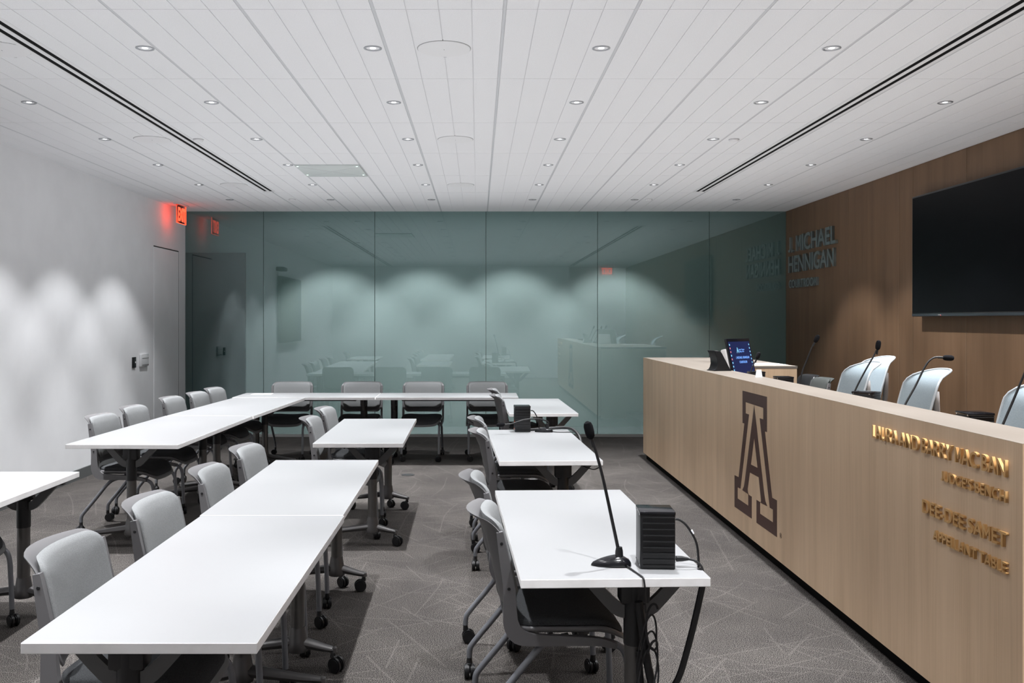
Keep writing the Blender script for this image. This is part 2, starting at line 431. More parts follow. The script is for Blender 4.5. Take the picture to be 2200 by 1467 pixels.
# ceiling: backing slab, planks, bars
b = MB(); b.box(((XL+XR)/2, (GY+.012-1.65)/2, H+.0535), (XR-XL+.4, GY+.012+1.65, .1)); b.mi = 0
PX, PY = .6096, 1.2192
x0 = .1235; y0 = 4.237
SLOTS = ((-2.34, -.5, 10.23), (2.485, -.5, 10.26))
b.mi = 1
ci = -7
while x0+ci*PX < XR+PX:
    for k in range(4):
        xa = x0+ci*PX+k*PX/4+(.0085 if k == 0 else .0022); xb = x0+ci*PX+(k+1)*PX/4-(.0085 if k == 3 else .0022)
        xa_, xb_ = max(xa, XL), min(xb, XR)
        if xb_-xa_ < .01: continue
        for r in range(-5, 7):
            ya, yb = y0+r*PY+.003, y0+(r+1)*PY-.003
            ya, yb = max(ya, -1.2), min(yb, GY)
            if yb-ya < .01: continue
            segs = [(xa_, xb_)]
            for sx, sa, sb in SLOTS:
                if ya < sb-.05:
                    ns = []
                    for (p, q) in segs:
                        lo, hi = sx-.066, sx+.066
                        if q <= lo or p >= hi: ns.append((p, q))
                        else:
                            if lo-p > .004: ns.append((p, lo))
                            if q-hi > .004: ns.append((hi, q))
                    segs = ns
            for (p, q) in segs:
                b.box(((p+q)/2, (ya+yb)/2, H+.005), (q-p, yb-ya, .012))
    b.mi = 2; xm = x0+ci*PX
    if XL < xm < XR: b.box((xm, (GY-1.2)/2, H+.006), (.0145, GY+1.2, .012))
    b.mi = 1; ci += 1
struct('ceiling', b, [M['ceil_void'], M['ceil'], M['tbar']], smooth=False)
# walls
b = MB(); b.box((XL-.05, (GY+.012-1.5)/2, H/2), (.1, GY+.012+1.5, H)); struct('wall_left', b, M['wall'], smooth=False)
b = MB(); b.box((XR+.05, (GY+.012-1.5)/2, H/2), (.1, GY+.012+1.5, H)); struct('wall_right', b, M['wallwood'], smooth=False)
b = MB(); b.box(((XL+2.44)/2, YB-.05, H/2), (2.44-XL, .1, H)); b.box((2.39, (YB-1.1)/2-.05, H/2), (.1, 1.0, H))
b.box(((2.44+XR)/2, -1.1, H/2), (XR-2.34, .1, H)); struct('wall_back', b, M['wall_back'], smooth=False)
CD, HC = 1.15, 3.25   # depth of the corridor behind the glass
b = MB(); b.box(((XL+XR)/2, GY+CD+.05, HC/2), (XR-XL+1.4, .1, HC)); b.box((XL-.65, GY+CD/2+.1, HC/2), (.1, CD-.2, HC)); b.box((XR+.65, GY+CD/2+.1, HC/2), (.1, CD-.2, HC)); b.box(((XL+XR)/2, GY+.03, (H+HC)/2+.03), (XR-XL+1.4, .03, HC-H-.06)); struct('wall_behind_glass', b, M['behind'], smooth=False)
b = MB(); b.box(((XL+XR)/2, GY+.012+CD/2, -.05), (XR-XL+1.4, CD, .1)); struct('floor_corridor', b, mat('corridor_floor', (.30,.32,.32), .8), smooth=False)
b = MB(); b.box(((XL+XR)/2, GY+.012+CD/2, HC+.05), (XR-XL+1.4, CD, .1)); struct('ceiling_corridor', b, M['behind'], smooth=False)
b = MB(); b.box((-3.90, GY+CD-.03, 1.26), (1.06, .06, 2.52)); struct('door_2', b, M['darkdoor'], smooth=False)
b = MB(); b.box((XL+.008, (GY-.1)/2, .05), (.016, GY+.1, .1)); struct('baseboard_left', b, M['base'], smooth=False)
# panel joints of the wood wall
b = MB()
for yy in (1.6, 2.8, 4.0, 5.22, 6.44, 7.66, 8.60, 8.88, 10.1):
    b.box((XR-.0012, yy, H/2), (.003, .005, H))
struct('trim_5', b, mat('veneer_joint', (.19,.125,.08), .6), smooth=False)
# glass panes, joints, rails
GX = [XL, -2.847, -1.371, .105, 1.587, 3.07, XR]
for i in range(6):
    b = MB(); xa, xb = GX[i]+(.004 if i else 0), GX[i+1]-(.004 if i < 5 else 0)
    b.box(((xa+xb)/2, GY+.006, (H+.035)/2), (xb-xa, .012, H-.035)); struct('window_%d' % (i+1), b, M['glass'], smooth=False)
b = MB()
for x in GX[1:-1]: b.box((x, GY+.006, H/2), (.007, .011, H))
struct('trim_1', b, M['joint'], smooth=False)
b = MB(); b.box(((XL+XR)/2, GY-.002, .018), (XR-XL, .05, .036)); struct('trim_2', b, M['rail'], smooth=False)
# flush door in the left wall: leaf with a thin reveal on top and sides
b = MB(); b.box((XL+.002, 11.40, 1.215), (.006, .885, 2.43)); dr = struct('door_1', b, M['wall'], smooth=False)
b = MB(); b.box((XL+.003, 11.40, 2.434), (.008, .90, .012)); b.build('top_reveal', M['blackmetal'], dr, smooth=False)
b = MB(); b.box((XL+.003, 11.848, 1.215), (.006, .006, 2.43)); b.build('side_reveal', M['devgrey'], dr, smooth=False)
# judge's platform floor
b = MB(); b.box((3.18, 6.2, .065), (1.8, 10.6, .13)); struct('floor_platform', b, M['carpet'], smooth=False)

# ------------------------------------------------------------------ ceiling fittings
# linear slot diffusers
for sx, ya, yb, side in ((-2.34, -.1, 10.23, 'left'), (2.485, -.1, 10.26, 'right')):
    t = thing('slot_diffuser', 'long white two-slot air diffuser running along the %s side of the ceiling' % side, 'air diffuser', (sx, (ya+yb)/2, H), 0, 'linear air diffusers in the ceiling')
    L = yb-ya
    b = MB()
    for x in (-.059, 0, .059):
        w = .0135 if x else .030
        b.box((x, 0, 0), (w if x == 0 else .026, L, .006))
    b.box((0, L/2-.004, 0), (.14, .008, .006)); b.build('frame', M['ceil_white'], t, smooth=False)
    for x in (-.0305, .0305):
        b = MB(); b.box((x, -.004, .0002), (.031, L-.01, .003)); b.build('slot', M['black'], t, smooth=False)
# downlights
ORD = ('first','second','third','fourth','fifth','sixth','seventh','eighth','ninth')
dl = thing('downlight', 'x', 'downlight', (0,0,H), 0, 'recessed downlights in the plank ceiling')
b = MB(); b.lathe([(.036,.004),(.036,-.003),(.041,-.006),(.048,-.004),(.048,.003)], seg=28); b.build('trim_ring', M['ring'], dl)
b = MB(); b.lathe([(.037,.0005),(.033,-.001),(.028,.0035),(.018,.0055),(.010,.006),(0,.006)], seg=24); b.build('reflector', M['reflector'], dl)
b = MB(); b.lathe([(.018,.0052),(.016,-.001),(.008,-.0028),(0,-.003)], seg=18); b.build('lamp', M['lens'], dl)
sd = bpy.data.lights.new('downlight_beam', 'SPOT'); sd.energy = SPOT_W; sd.spot_size = math.radians(SPOT_ANGLE); sd.spot_blend = SPOT_BLEND
sd.color = SPOT_COL; sd.shadow_soft_size = .022
sk = sd.copy(); sk.energy = CORE_W; sk.spot_size = math.radians(CORE_ANGLE); sk.spot_blend = CORE_BLEND
sw = sd.copy(); sw.energy = WASH_W
sr = sd.copy(); sr.energy = 150.0
LX = [-2.97, -1.763, -.557, .652, 1.872, 3.09]; LYS = [10.94, 9.735, 8.49, 7.28, 6.05, 4.842, 3.62, 2.40, 1.18]
first = True
def beam(o, dat):
    lo = bpy.data.objects.new('downlight_beam', dat); COL.objects.link(lo); lo.parent = o; lo.location = (0,0,-.012)
beams = []
for ri, y in enumerate(LYS):
    for ci_, x in enumerate(LX):
        o = dl if first else copy_tree(dl); first = False
        o.location = (x, y, H)
        o['label'] = 'small round recessed downlight, %s column from the left wall, %s row from the glass' % (ORD[ci_], ORD[ri])
        if ri == 0:   # the row by the glass is switched off
            for c in o.children:
                if c.name.startswith('lamp'): c.material_slots[0].link = 'OBJECT'; c.material_slots[0].material = M['lens_off']
        else:
            for c in o.children:
                if c.name.startswith('lamp'): c.material_slots[0].link = 'OBJECT'; c.material_slots[0].material = M['lens']
            beams += [(o, sw if ci_ == 0 else sr if ci_ == 5 else sd), (o, sk)]
cs = sd.copy(); cs.energy = CORR_W; cs.spot_size = math.radians(92); cs.spot_blend = .38
for x, w in ((-2.08,'leftmost'), (-.80,'second from the left'), (.50,'third from the left'), (1.95,'rightmost')):
    o = copy_tree(dl); o.location = (x, GY+.22, HC); beams.append((o, cs))
    for c in o.children:
        if c.name.startswith('lamp'): c.material_slots[0].link = 'OBJECT'; c.material_slots[0].material = M['lens']
    o['label'] = 'downlight in the corridor behind the green glass, %s of four' % w; o['group'] = 'downlights behind the glass'
for o, dat in beams: beam(o, dat)
# round speakers
sp = thing('ceiling_speaker', 'x', 'ceiling speaker', (0,0,H), 0, 'round white ceiling speakers')
b = MB(); b.lathe([(.140,.004),(.140,-.004),(.137,-.0065),(.06,-.0075),(0,-.0075)], seg=48); b.build('grille', M['ceil_white'], sp)
b = MB(); b.lathe([(.1425,.003),(.1425,-.002),(.1395,-.002)], seg=48); b.build('rim_gap', M['devgrey'], sp)
b = MB(); b.box((0,.141,-.002), (.016,.008,.006)); b.build('clip', M['black'], sp, smooth=False)
b = MB(); b.box((0,0,-.0078), (.003,.009,.001)); b.build('badge', M['devgrey'], sp, smooth=False)
for i, (x, y, lab) in enumerate(((-.18,4.85,'largest looking round white ceiling speaker, above the near middle of the room'), (-.18,7.29,'round white ceiling speaker in the middle of the central row of three'),
      (-.183,9.75,'round white ceiling speaker of the central row nearest the glass wall'), (-2.597,7.29,'round white ceiling speaker left of the left air diffuser, second from the glass'),
      (-2.60,9.74,'round white ceiling speaker left of the left air diffuser, nearest the glass'), (-2.53,4.86,'round white ceiling speaker cut by the left edge of the photo'))):
    o = sp if i == 0 else copy_tree(sp); o.location = (x, y, H); o['label'] = lab
# small sensors
se = thing('ceiling_sensor', 'x', 'ceiling sensor', (0,0,H), 0, 'small white ceiling sensors')
b = MB(); b.lathe([(.040,.004),(.040,-.012),(.034,-.018),(0,-.019)], seg=28); b.build('cover', M['ceil_white'], se)
b = MB(); b.lathe([(.0415,.003),(.0415,-.003),(.039,-.003)], seg=28); b.build('collar', M['devgrey'], se)
for i, (x, y, lab) in enumerate(((-2.23,7.29,'small round ceiling sensor just right of the left air diffuser'), (2.04,7.29,'small round ceiling sensor left of the right air diffuser'),
      (-2.22,10.92,'small round ceiling sensor near the glass, left half'), (2.04,10.92,'small round ceiling sensor near the glass, right half'))):
    o = se if i == 0 else copy_tree(se); o.location = (x, y, H); o['label'] = lab
# square ceiling microphone panel
t = thing('ceiling_microphone_panel', 'square pale grey ceiling microphone panel with lit corner lights', 'ceiling panel', (-1.40, 8.785, H))
b = MB(); b.box((0,0,-.006), (.60,.64,.02), bev=.004); b.build('panel', M['panelgrey'], t)
for s in (-1, 1):
    b = MB(); b.box((0,0,-.0165), (.78,.004,.0012), Matrix.Rotation(s*math.atan2(.56,.54),4,'Z')); b.build('cross_line', M['tbar'], t, smooth=False)
for x in (-.275,.275):
    for y in (-.295,.20): 
        b = MB(); b.lathe([(.009,0),(.007,-.003),(0,-.004)], (x,y,-.016), seg=12); b.build('indicator_light', M['led_green'], t)

# exit signs
def exit_sign(loc, rotz, label):
    # local: sign faces +X... text runs along local +Y
    t = thing('exit_sign', label, 'exit sign', loc, rotz)
    b = MB(); b.box((0,0,-.006), (.09,.34,.016), bev=.003); b.build('canopy', M['devwhite'], t)
    b = MB(); b.box((0,0,-.128), (.010,.355,.225), bev=.002); b.build('acrylic_panel', M['acrylic'], t)
    b = MB(); b.box((0,0,-.241), (.012,.355,.004)); b.box((0,.178,-.128), (.012,.004,.225)); b.build('edge_glow', M['exit'], t, smooth=False)
    for k, s in enumerate((1,-1)):
        ex = (0,s,0)
        letters('EXIT', .285, .155, .002, M['exit'], t, (s*.006, -s*.142, -.21), ex, (0,0,1), bold=.035)
    ld = bpy.data.lights.new('exit_glow', 'AREA'); ld.shape = 'RECTANGLE'; ld.size = .3; ld.size_y = .16; ld.energy = .2; ld.color = (1,.06,.03)
    lo = bpy.data.objects.new('exit_glow', ld); COL.objects.link(lo); lo.parent = t; lo.location = (-.012,0,-.10); lo.rotation_euler = (0, PI/2, 0)
    return t
exit_sign((-3.70, 11.40, H), 0, 'lit red exit sign hanging from the ceiling by the left wall door')
exit_sign((3.45, -.2, H), -PI/2+PI, 'lit red exit sign at the back of the room, seen only as a reflection')

# ------------------------------------------------------------------ wall fittings
t = thing('card_reader', 'small black card reader plate on the left wall beside the door', 'card reader', (XL, 10.31, 1.07))
b = MB(); b.box((.008,0,0), (.016,.095,.12), bev=.004); b.build('plate', M['blackplastic'], t)
b = MB(); b.lathe([(.012,0),(.010,.004),(0,.005)], (.016,.02,0), axis='x', seg=14); b.box((.018,.035,0), (.004,.03,.012)); b.build('knob', M['devwhite'], t)
t = thing('wall_control', 'white wall control box with two grey slots right of the card reader', 'wall control', (XL, 10.60, 1.085))
b = MB(); b.box((.014,0,0), (.028,.235,.145), bev=.004); b.build('body', M['devwhite'], t)
for z in (.022, -.058):
    b = MB(); b.box((.0285,.01,z), (.003,.20,.007 if z > 0 else .016)); b.build('slot', M['devgrey'], t, smooth=False)

# television on the wood wall (screen leans a little)
t = thing('wall_television', 'large black flat television mounted on the brown wood wall', 'television', (XR, 7.50, 2.13))
b = MB(); b.box((-.065,0,0), (.05,1.86,1.10), bev=.006); b.build('body', M['bezel'], t)
b = MB(); b.box((-.0905,0,.008), (.003,1.83,1.05)); b.build('screen', M['screen'], t, smooth=False)
b = MB(); b.box((-.091,0,-.536), (.004,1.85,.020)); b.build('lower_bezel', mat('blue_grey_bezel', (.02,.026,.032), .3), t, smooth=False)
b = MB(); b.box((-.0935,.40,-.540), (.002,.006,.006)); b.build('standby_light', M['led_red'], t, smooth=False)
b = MB(); b.box((-.0935,.42,-.536), (.002,.05,.010)); b.build('badge', M['devgrey'], t, smooth=False)
b = MB(); b.box((-.02,0,0), (.04,.6,.5)); b.build('mount', M['blackmetal'], t, smooth=False)
# television on the left wall, seen reflected in the glass
t = thing('wall_television', 'dark display on the left wall, outside the frame and reflected in the glass', 'television', (XL, 5.65, 1.75))
b = MB(); b.box((.06,0,0), (.06,2.0,1.3), bev=.006); b.build('body', M['bezel'], t)
b = MB(); b.box((.0915,0,0), (.003,1.95,1.25)); b.build('screen', M['screen'], t, smooth=False)
b = MB(); b.box((.09,.95,.78), (.16,.34,.08), bev=.02); b.build('camera_bar', M['bezel'], t)
b = MB(); b.box((.015,0,0), (.03,.8,.6)); b.build('mount', M['blackmetal'], t, smooth=False)

# metal lettering on the wood wall
def rail_text(txt, ya, yb, z, cap, label, parent=None, xf=XR-.032, depth=.03, m='steel', bold=.018):
    t = thing('wall_lettering', label, 'lettering', (0,0,0))
    letters(txt, ya-yb, cap, depth, M[m], t, (xf+depth, ya, z), (0,-1,0), (0,0,1), bold=bold); return t
rail_text('J. MICHAEL', 11.98, 10.39, 2.427, .195, 'grey metal raised letters reading J. MICHAEL on the brown wood wall')
rail_text('HENNIGAN', 11.98, 10.42, 2.168, .20, 'grey metal raised letters reading HENNIGAN on the brown wood wall')
rail_text('COURTROOM', 11.95, 10.96, 1.965, .10, 'small grey metal raised letters reading COURTROOM on the brown wood wall')

# ------------------------------------------------------------------ judge's bench
BX, BN, BF, BT = 1.846, 3.10, 10.22, 1.13
bench = thing('judges_bench', 'long pale oak judge\'s bench with letter A emblem and raised names', 'judge\'s bench', (0,0,0))
b = MB(); b.box((BX+.02, (BN+BF)/2, (BT-.0008+.07)/2), (.04, BF-BN, BT-.0008-.07)); b.build('front_panel', M['benchwood'], bench, smooth=False)
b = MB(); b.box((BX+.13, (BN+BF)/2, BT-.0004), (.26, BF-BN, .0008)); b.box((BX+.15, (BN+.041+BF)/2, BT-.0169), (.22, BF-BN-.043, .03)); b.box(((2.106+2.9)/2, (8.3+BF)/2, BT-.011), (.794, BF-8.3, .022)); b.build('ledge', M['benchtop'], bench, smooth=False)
b = MB(); b.box((2.09, (BN+.05+8.3)/2, (BT-.034+.94)/2), (.03, 8.3-BN-.05, BT-.034-.94)); b.build('ledge_back', M['benchwood'], bench, smooth=False)
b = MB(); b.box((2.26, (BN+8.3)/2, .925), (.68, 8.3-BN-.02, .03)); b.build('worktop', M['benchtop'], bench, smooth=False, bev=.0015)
b = MB(); b.box(((BX+.04+2.106)/2, BN+.02, (BT-.001+.07)/2), (2.106-BX-.041, .04, BT-.071)); b.box(((2.106+2.6)/2, BN+.02, .50), (2.6-2.107, .04, .86)); b.build('end_panel', M['benchwood'], bench, smooth=False)
b = MB(); zc, zh = (.03+BT-.022)/2, BT-.052; b.box(((2.15+2.895)/2, 8.318, zc), (.745, .03, zh)); b.box((2.885, (8.31+BF)/2, zc), (.026, BF-8.32, zh)); b.box(((BX+.04+2.9)/2, BF-.015, zc), (2.9-BX-.05, .03, zh))
b.build('return_panel', M['benchwood'], bench, smooth=False)
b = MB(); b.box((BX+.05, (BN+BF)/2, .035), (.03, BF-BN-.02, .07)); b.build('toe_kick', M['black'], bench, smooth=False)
# emblem: block letter A, cut in dark vinyl with a band left bare
def em(x, y):  # traced points to metres on the front panel: u along -Y, v up
    px, py = 1540+x/3.965, 810+y/3.965; k = (px-1027)/BX
    return (-1965/k, 1.55-(py-687)/k)
OUT = [(220,115),(428,168),(428,468),(410,462),(472,1027),(513,1050),(513,1363),(339,1240),(339,1045),(374,1067),(378,1052),(358,853),(282,812),(263,955),(266,985),(274,1003),(298,1018),(298,1205),(152,1103),(152,835),(187,852),(236,395),(220,390)]
IN1 = [(246,213),(397,262),(397,360),(366,350),(452,1112),(479,1128),(479,1237),(369,1163),(369,1066),(430,1100),(414,1055),(404,990),(319,238),(240,880),(232,930),(218,962),(269,997),(269,1095),(178,1033),(178,938),(202,950),(275,318),(246,308)]
IN2 = [(319,516),(348,773),(291,744)]
decal([[em(*p) for p in L] for L in (OUT, IN1, IN2)], lambda u, v, h: (BX-h, -u, v), .0012, 'letter_emblem', M['logo'], bench)['label'] = 'dark brown block letter A emblem'
rc = em(545,1350); ring = [(rc[0]+.0165*math.cos(a*PI/16), rc[1]+.0165*math.sin(a*PI/16)) for a in range(32)]
ring2 = [(rc[0]+.0145*math.cos(a*PI/16), rc[1]+.0145*math.sin(a*PI/16)) for a in range(32)]
rg = decal([ring, ring2], lambda u, v, h: (BX-h, -u, v), .0012, 'registered_mark', M['logo'], bench)
letters('R', .014, .018, .0012, M['logo'], rg, (BX, -(rc[0]-.006), rc[1]-.009), (0,-1,0), (0,0,1), bold=.005)
for txt, ya, yb, z, cap, lab in (('LAURA AND BARRY MAC BAN', 4.262, 3.178, 1.003, .057, 'LAURA AND BARRY MAC BAN'), ('JUDGE\u2019S BENCH', 3.63, 3.178, .914, .038, 'JUDGE\'S BENCH'),
                                 ('DEE-DEE SAMET', 3.785, 3.178, .757, .051, 'DEE-DEE SAMET'), ('APPELLANT TABLE', 3.69, 3.178, .666, .038, 'APPELLANT TABLE')):
    e = bpy.data.objects.new('raised_lettering', None); COL.objects.link(e); e.parent = bench; e.empty_display_size = .05
    e['label'] = 'golden wooden raised letters reading ' + lab
    letters(txt, ya-yb, cap, .0115, M['gold'], e, (BX, ya, z), (0,-1,0), (0,0,1), bold=.013)

# ------------------------------------------------------------------ training tables
def caster_mb(r=.033, w=.05, top=.085, trail=.02, ang=0):
    b = MB(); c, s = math.cos(ang), math.sin(ang); rot = Matrix.Rotation(ang, 4, 'Z')
    def P(x, y, z): return rot @ Vector((x, y, z))
    for sgn in (-1, 1):
        y0_, y1_ = sgn*w*.07, sgn*w*.5
        t = bmesh.new(); bmesh.ops.create_cone(t, cap_ends=True, segments=22, radius1=r, radius2=r, depth=abs(y1_-y0_))
        bmesh.ops.bevel(t, geom=[e for e in t.edges if abs(e.verts[0].co.z-e.verts[1].co.z) < 1e-6], offset=r*.16, segments=2, affect='EDGES')
        b.merge(t, Matrix.Translation(P(-trail, (y0_+y1_)/2, r)) @ rot @ Matrix.Rotation(PI/2, 4, 'X'))
    b.tube([P(-trail,-w*.2,r), P(-trail,w*.2,r)], r*.3, 8)
    b.tube([P(-trail*.8,0,r*1.0), P(-trail*.4,0,r*1.85), P(0,0,r*2.0), P(0,0,top)], [r*.42,r*.45,r*.42,r*.3], 10)
    return b
ZT = .724; TH = .029
def make_table(L, Wd, off, mirror=False):
    """long axis Y, centred; off = sideways offset of the legs"""
    t = thing('training_table', 'x', 'table')
    b = MB(); b.box((0,0,ZT-TH/2), (Wd, L, TH), bev=.0022)
    for f in b.bm.faces: f.material_index = 0 if f.normal.z > .9 or f.calc_center_median().z > ZT-.0023 else 1
    b.bm.normal_update()
    for f in b.bm.faces: f.material_index = 0 if f.normal.z > .6 else 1
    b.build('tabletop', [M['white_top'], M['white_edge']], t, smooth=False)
    zu = ZT-TH
    b = MB(); b.box((off, 0, zu-.022), (.045, L-.5, .04)); b.box((off-.16,0,zu-.010), (.03, L-.36, .02)); b.box((off+.16,0,zu-.010), (.03, L-.36, .02)); b.build('under_frame', M['blackmetal'], t, smooth=False)
    for s in (-1, 1):
        yl = s*(L/2-.165)
        b = MB(); b.tube([(off,yl,.12),(off,yl,.47)], .033, 20, squash=(.95,1.05)); lg = b.build('leg', M['column'], t)
        b = MB(); b.tube([(off,yl,.46),(off,yl,zu-.002)], .036, 18, squash=(.95,1.05)); b.box((off,yl,zu-.05), (.10,.07,.09), bev=.01); b.build('sleeve', M['blackmetal'], lg)
        # cast foot with two tapering arms
        b = MB(); lo, hi = -off-(Wd/2-.065), -off+(Wd/2-.065)
        b.lathe([(0,.092),(.045,.092),(.050,.11),(.043,.14),(.037,.18),(.034,.20),(0,.20)], (off,yl,0), seg=20)
        for e in (lo, hi):
            b.tube([(off,yl,.135),(off+e*.3,yl,.122),(off+e*.7,yl,.105),(off+e,yl,.095)], [.036,.031,.024,.017], 12, smooth=3, squash=(1.0,.72))
            b.lathe([(.017,-.012),(.015,.008),(0,.014)], (off+e,yl,.096), seg=12)
        b.build('foot', M['foot'], lg)
        for q, e in enumerate((lo, hi)):
            cm = caster_mb(ang=[.9, 2.6, -2.2, .2][(q+(0 if s < 0 else 2)) % 4]); cm.build('caster', M['rubber'], lg, loc=(off+e*.985, yl, 0))
        for e in (-1, 1):
            b = MB(); b.ribbon([(off+e*.03, zu-.125),(off+e*.065, zu-.110),(off+e*.15, zu-.022),(off+e*.175, zu-.006),(off+e*.215, zu-.006)], [.022,.022,.019,.012,.007], yl-.012, yl+.012, smooth=3)
            b.build('bracket_arm', M['arm'], lg, ang=50)
    return t
tabs = {}
def place_table(key, L, Wd, off, cx, cy, rot, label):
    k = (L, Wd, off)
    if k not in tabs: tabs[k] = o = make_table(*k)
    else: o = copy_tree(tabs[k])
    o.location = (cx, cy, 0); o.rotation_euler = (0,0,rot); tag(o, label, 'table', 'white training tables'); return o
D = math.radians
place_table('T1a', 1.524, .605, -.085, -.868, 3.101, 0, 'front white table of the left middle row, nearest the camera')
place_table('T1b', 1.524, .605, .08, -.882, 4.632, D(.6), 'white table pushed end to end behind the front left middle table')
place_table('T2', 1.524, .605, .08, -.81, 6.88, D(.5), 'white table standing alone in the left middle row, with two chairs')
place_table('T3a', 1.82, .757, .0, -2.338, 6.966, D(-1.4), 'deep white table of the far left row, nearer the camera')
place_table('T3b', 1.82, .757, .0, -2.262, 8.80, D(-3.0), 'deep white table of the far left row, meeting the table by the glass')
place_table('T4a', 1.524, .605, .08, -1.86, 10.05, D(90), 'white table along the glass wall, left one of the two')
place_table('T4b', 1.524, .605, -.08, -.33, 10.05, D(-90), 'white table along the glass wall, right one of the two')
place_table('T5', 1.524, .605, .08, -2.472, 4.218, 0, 'white table cut off by the left edge of the photo')
place_table('R1', 1.524, .61, .09, .414, 3.68, D(2.0), 'front white table of the right row with tall gooseneck microphone and black box')
place_table('R2', 1.524, .61, .09, .40, 6.12, D(2.2), 'second white table of the right row with black box at its far end')
place_table('R3', 1.524, .61, .09, .56, 8.83, D(1.6), 'bare third white table of the right row, nearest the glass')

# ------------------------------------------------------------------ nesting chairs
def backx(z): return -.205-.085*(max(z-.44,0)/.40)**1.15
def make_chair(name='stacking_chair', black=False):
    t = thing(name, 'x', 'chair')
    out = rrect(.445, .455, .10, 6, .012, 0)
    def seatz(x, y): return .438 + .016*(y/.22)**2 - (.05*((x-.12)/.11)**2 if x > .12 else 0) + (.018*((-.12-x)/.1)**2 if x < -.12 else 0)
    b = MB(); b.pad(out, [(0,-.018),(.5,-.018),(.92,-.016),(.99,-.008),(1,0),(.985,.006),(.9,.008),(0,.008)], lambda a, c, h: (a, c, seatz(a, c)+h)); b.build('seat', M['plastic'], t, ang=60)
    ins = [(.012+(p[0]-.012)*.95, p[1]*.95) for p in out]
    b = MB(); b.pad(ins, [(0,.004),(.9,.004),(1,.010),(.995,.022),(.96,.031),(.85,.036),(.5,.038),(0,.038)], lambda a, c, h: (a, c, seatz(a, c)+h)); b.build('seat_cushion', M['seatfab'], t, ang=60)
    # back shell with a lip that flares backwards along the top
    bo = rrect(.465, .335, .05, 6, 0, .6725)
    def bmap(y, z, h):
        x = backx(z) + .050*(y/.23)**2
        if z > .775: x -= .055*((z-.775)/.065)**2*max(.25, 1-.55*(abs(y)/.23)**2)
        return (x+h, y*(1-.10*max(0,(.62-z)/.12)), z)
    b = MB(); b.pad(bo, [(0,-.006),(.4,-.006),(.8,-.006),(.93,-.006),(.985,-.004),(1,0),(.985,.004),(.93,.005),(.8,.005),(.4,.005),(0,.005)], bmap); b.build('backrest', M['plastic'], t, ang=60)
    bo2 = rrect(.425, .285, .045, 6, 0, .694)
    def pmap(y, z, h):
        x = backx(z) + .050*(y/.23)**2
        if z > .80: x -= .010*((z-.80)/.035)**2
        return (x+h, y*(1-.08*max(0,(.62-z)/.12)), z)
    b = MB(); b.pad(bo2, [(0,.004),(.95,.004),(1,.010),(.995,.020),(.965,.028),(.88,.033),(.6,.035),(.3,.036),(0,.036)], pmap); b.build('back_cushion', M['fabric'], t, ang=60)
    for s in (-1, 1):
        y = s*.226
        b = MB(); b.ribbon([(-.232,.80),(-.215,.70),(-.198,.60),(-.195,.52),(-.190,.47),(-.165,.432),(-.11,.418),(0,.414),(.12,.408),(.185,.392)], [.011,.017,.021,.024,.028,.028,.021,.017,.014,.009], y-.011, y+.011, smooth=4)
        b.build('side_frame', M['plastic'], t, ang=50)
        for z in (.76,.60):
            b = MB(); b.lathe([(.006,0),(.005,s*.0025),(0,s*.003)], (-.225 if z > .7 else -.199, y+s*.011, z), axis='y', seg=10); b.build('screw', M['blackmetal'], t)
    for s in (-1, 1):
        y = s*.205
        b = MB(); b.tube([(.0,s*.175,.405),(.10,s*.185,.402),(.185,y,.39),(.222,y,.35),(.232,y,.25),(.238,y,.085)], .0125, 12, smooth=5); lg = b.build('leg', M['legmetal'], t)
        caster_mb(.031, .046, .10, .014, s*1.9+.6).build('caster', M['rubber'], lg, loc=(.238,y,0))
        y = s*.212
        b = MB(); b.tube([(.02,s*.165,.408),(-.06,s*.185,.395),(-.11,y,.36),(-.205,y,.245),(-.285,y,.15),(-.302,y,.12),(-.304,y,.085)], .0125, 12, smooth=5); lg = b.build('leg', M['legmetal'], t)
        caster_mb(.031, .046, .10, .014, s*.8+2.4).build('caster', M['rubber'], lg, loc=(-.304,y,0))
    b = MB(); b.tube([(.05,-.19,.404),(.05,.19,.404)], .011, 10); b.tube([(-.04,-.19,.402),(-.04,.19,.402)], .011, 10); b.build('stretcher', M['legmetal'], t)
    return t
proto = make_chair(); used = [False]
def chair(x, y, rot, label, group):
    o = copy_tree(proto) if used[0] else proto; used[0] = True
    o.location = (x, y, 0); o.rotation_euler = (0,0,D(rot)); tag(o, label, 'chair', group); return o
G1 = 'grey chairs of the left middle row'; G3 = 'grey chairs of the far left row'; G4 = 'grey chairs along the glass wall'; GR = 'grey chairs of the right row'
chair(-1.07, 2.93, 0, 'grey cushioned chair nearest the camera at the front left middle table', G1)
chair(-1.05, 3.64, -1, 'grey cushioned chair second from the camera in the left middle row', G1)
chair(-1.035, 4.40, 1, 'grey cushioned chair third from the camera in the left middle row', G1)
chair(-1.04, 5.12, -2, 'grey cushioned chair fourth from the camera, at the far end of the joined tables', G1)
chair(-.955, 6.66, 1, 'grey cushioned chair at the lone white table, nearer the camera', G1)
chair(-.975, 7.38, -2, 'grey cushioned chair at the lone white table, farther from the camera', G1)
chair(-2.56, 6.82, -3, 'grey cushioned chair nearest the camera in the far left row by the wall', G3)
chair(-2.58, 7.51, -2, 'grey cushioned chair second from the camera in the far left row by the wall', G3)
chair(-2.57, 8.40, -4, 'grey cushioned chair in the middle of the far left row by the wall', G3)
chair(-2.50, 8.95, -3, 'grey cushioned chair fourth from the camera in the far left row by the wall', G3)
chair(-2.50, 9.53, -4, 'grey cushioned chair at the far end of the left row beside the corner', G3)
chair(-2.12, 10.22, -90, 'grey cushioned chair backed to the glass, leftmost of four', G4)
chair(-1.32, 10.22, -89, 'grey cushioned chair backed to the glass, second from the left of four', G4)
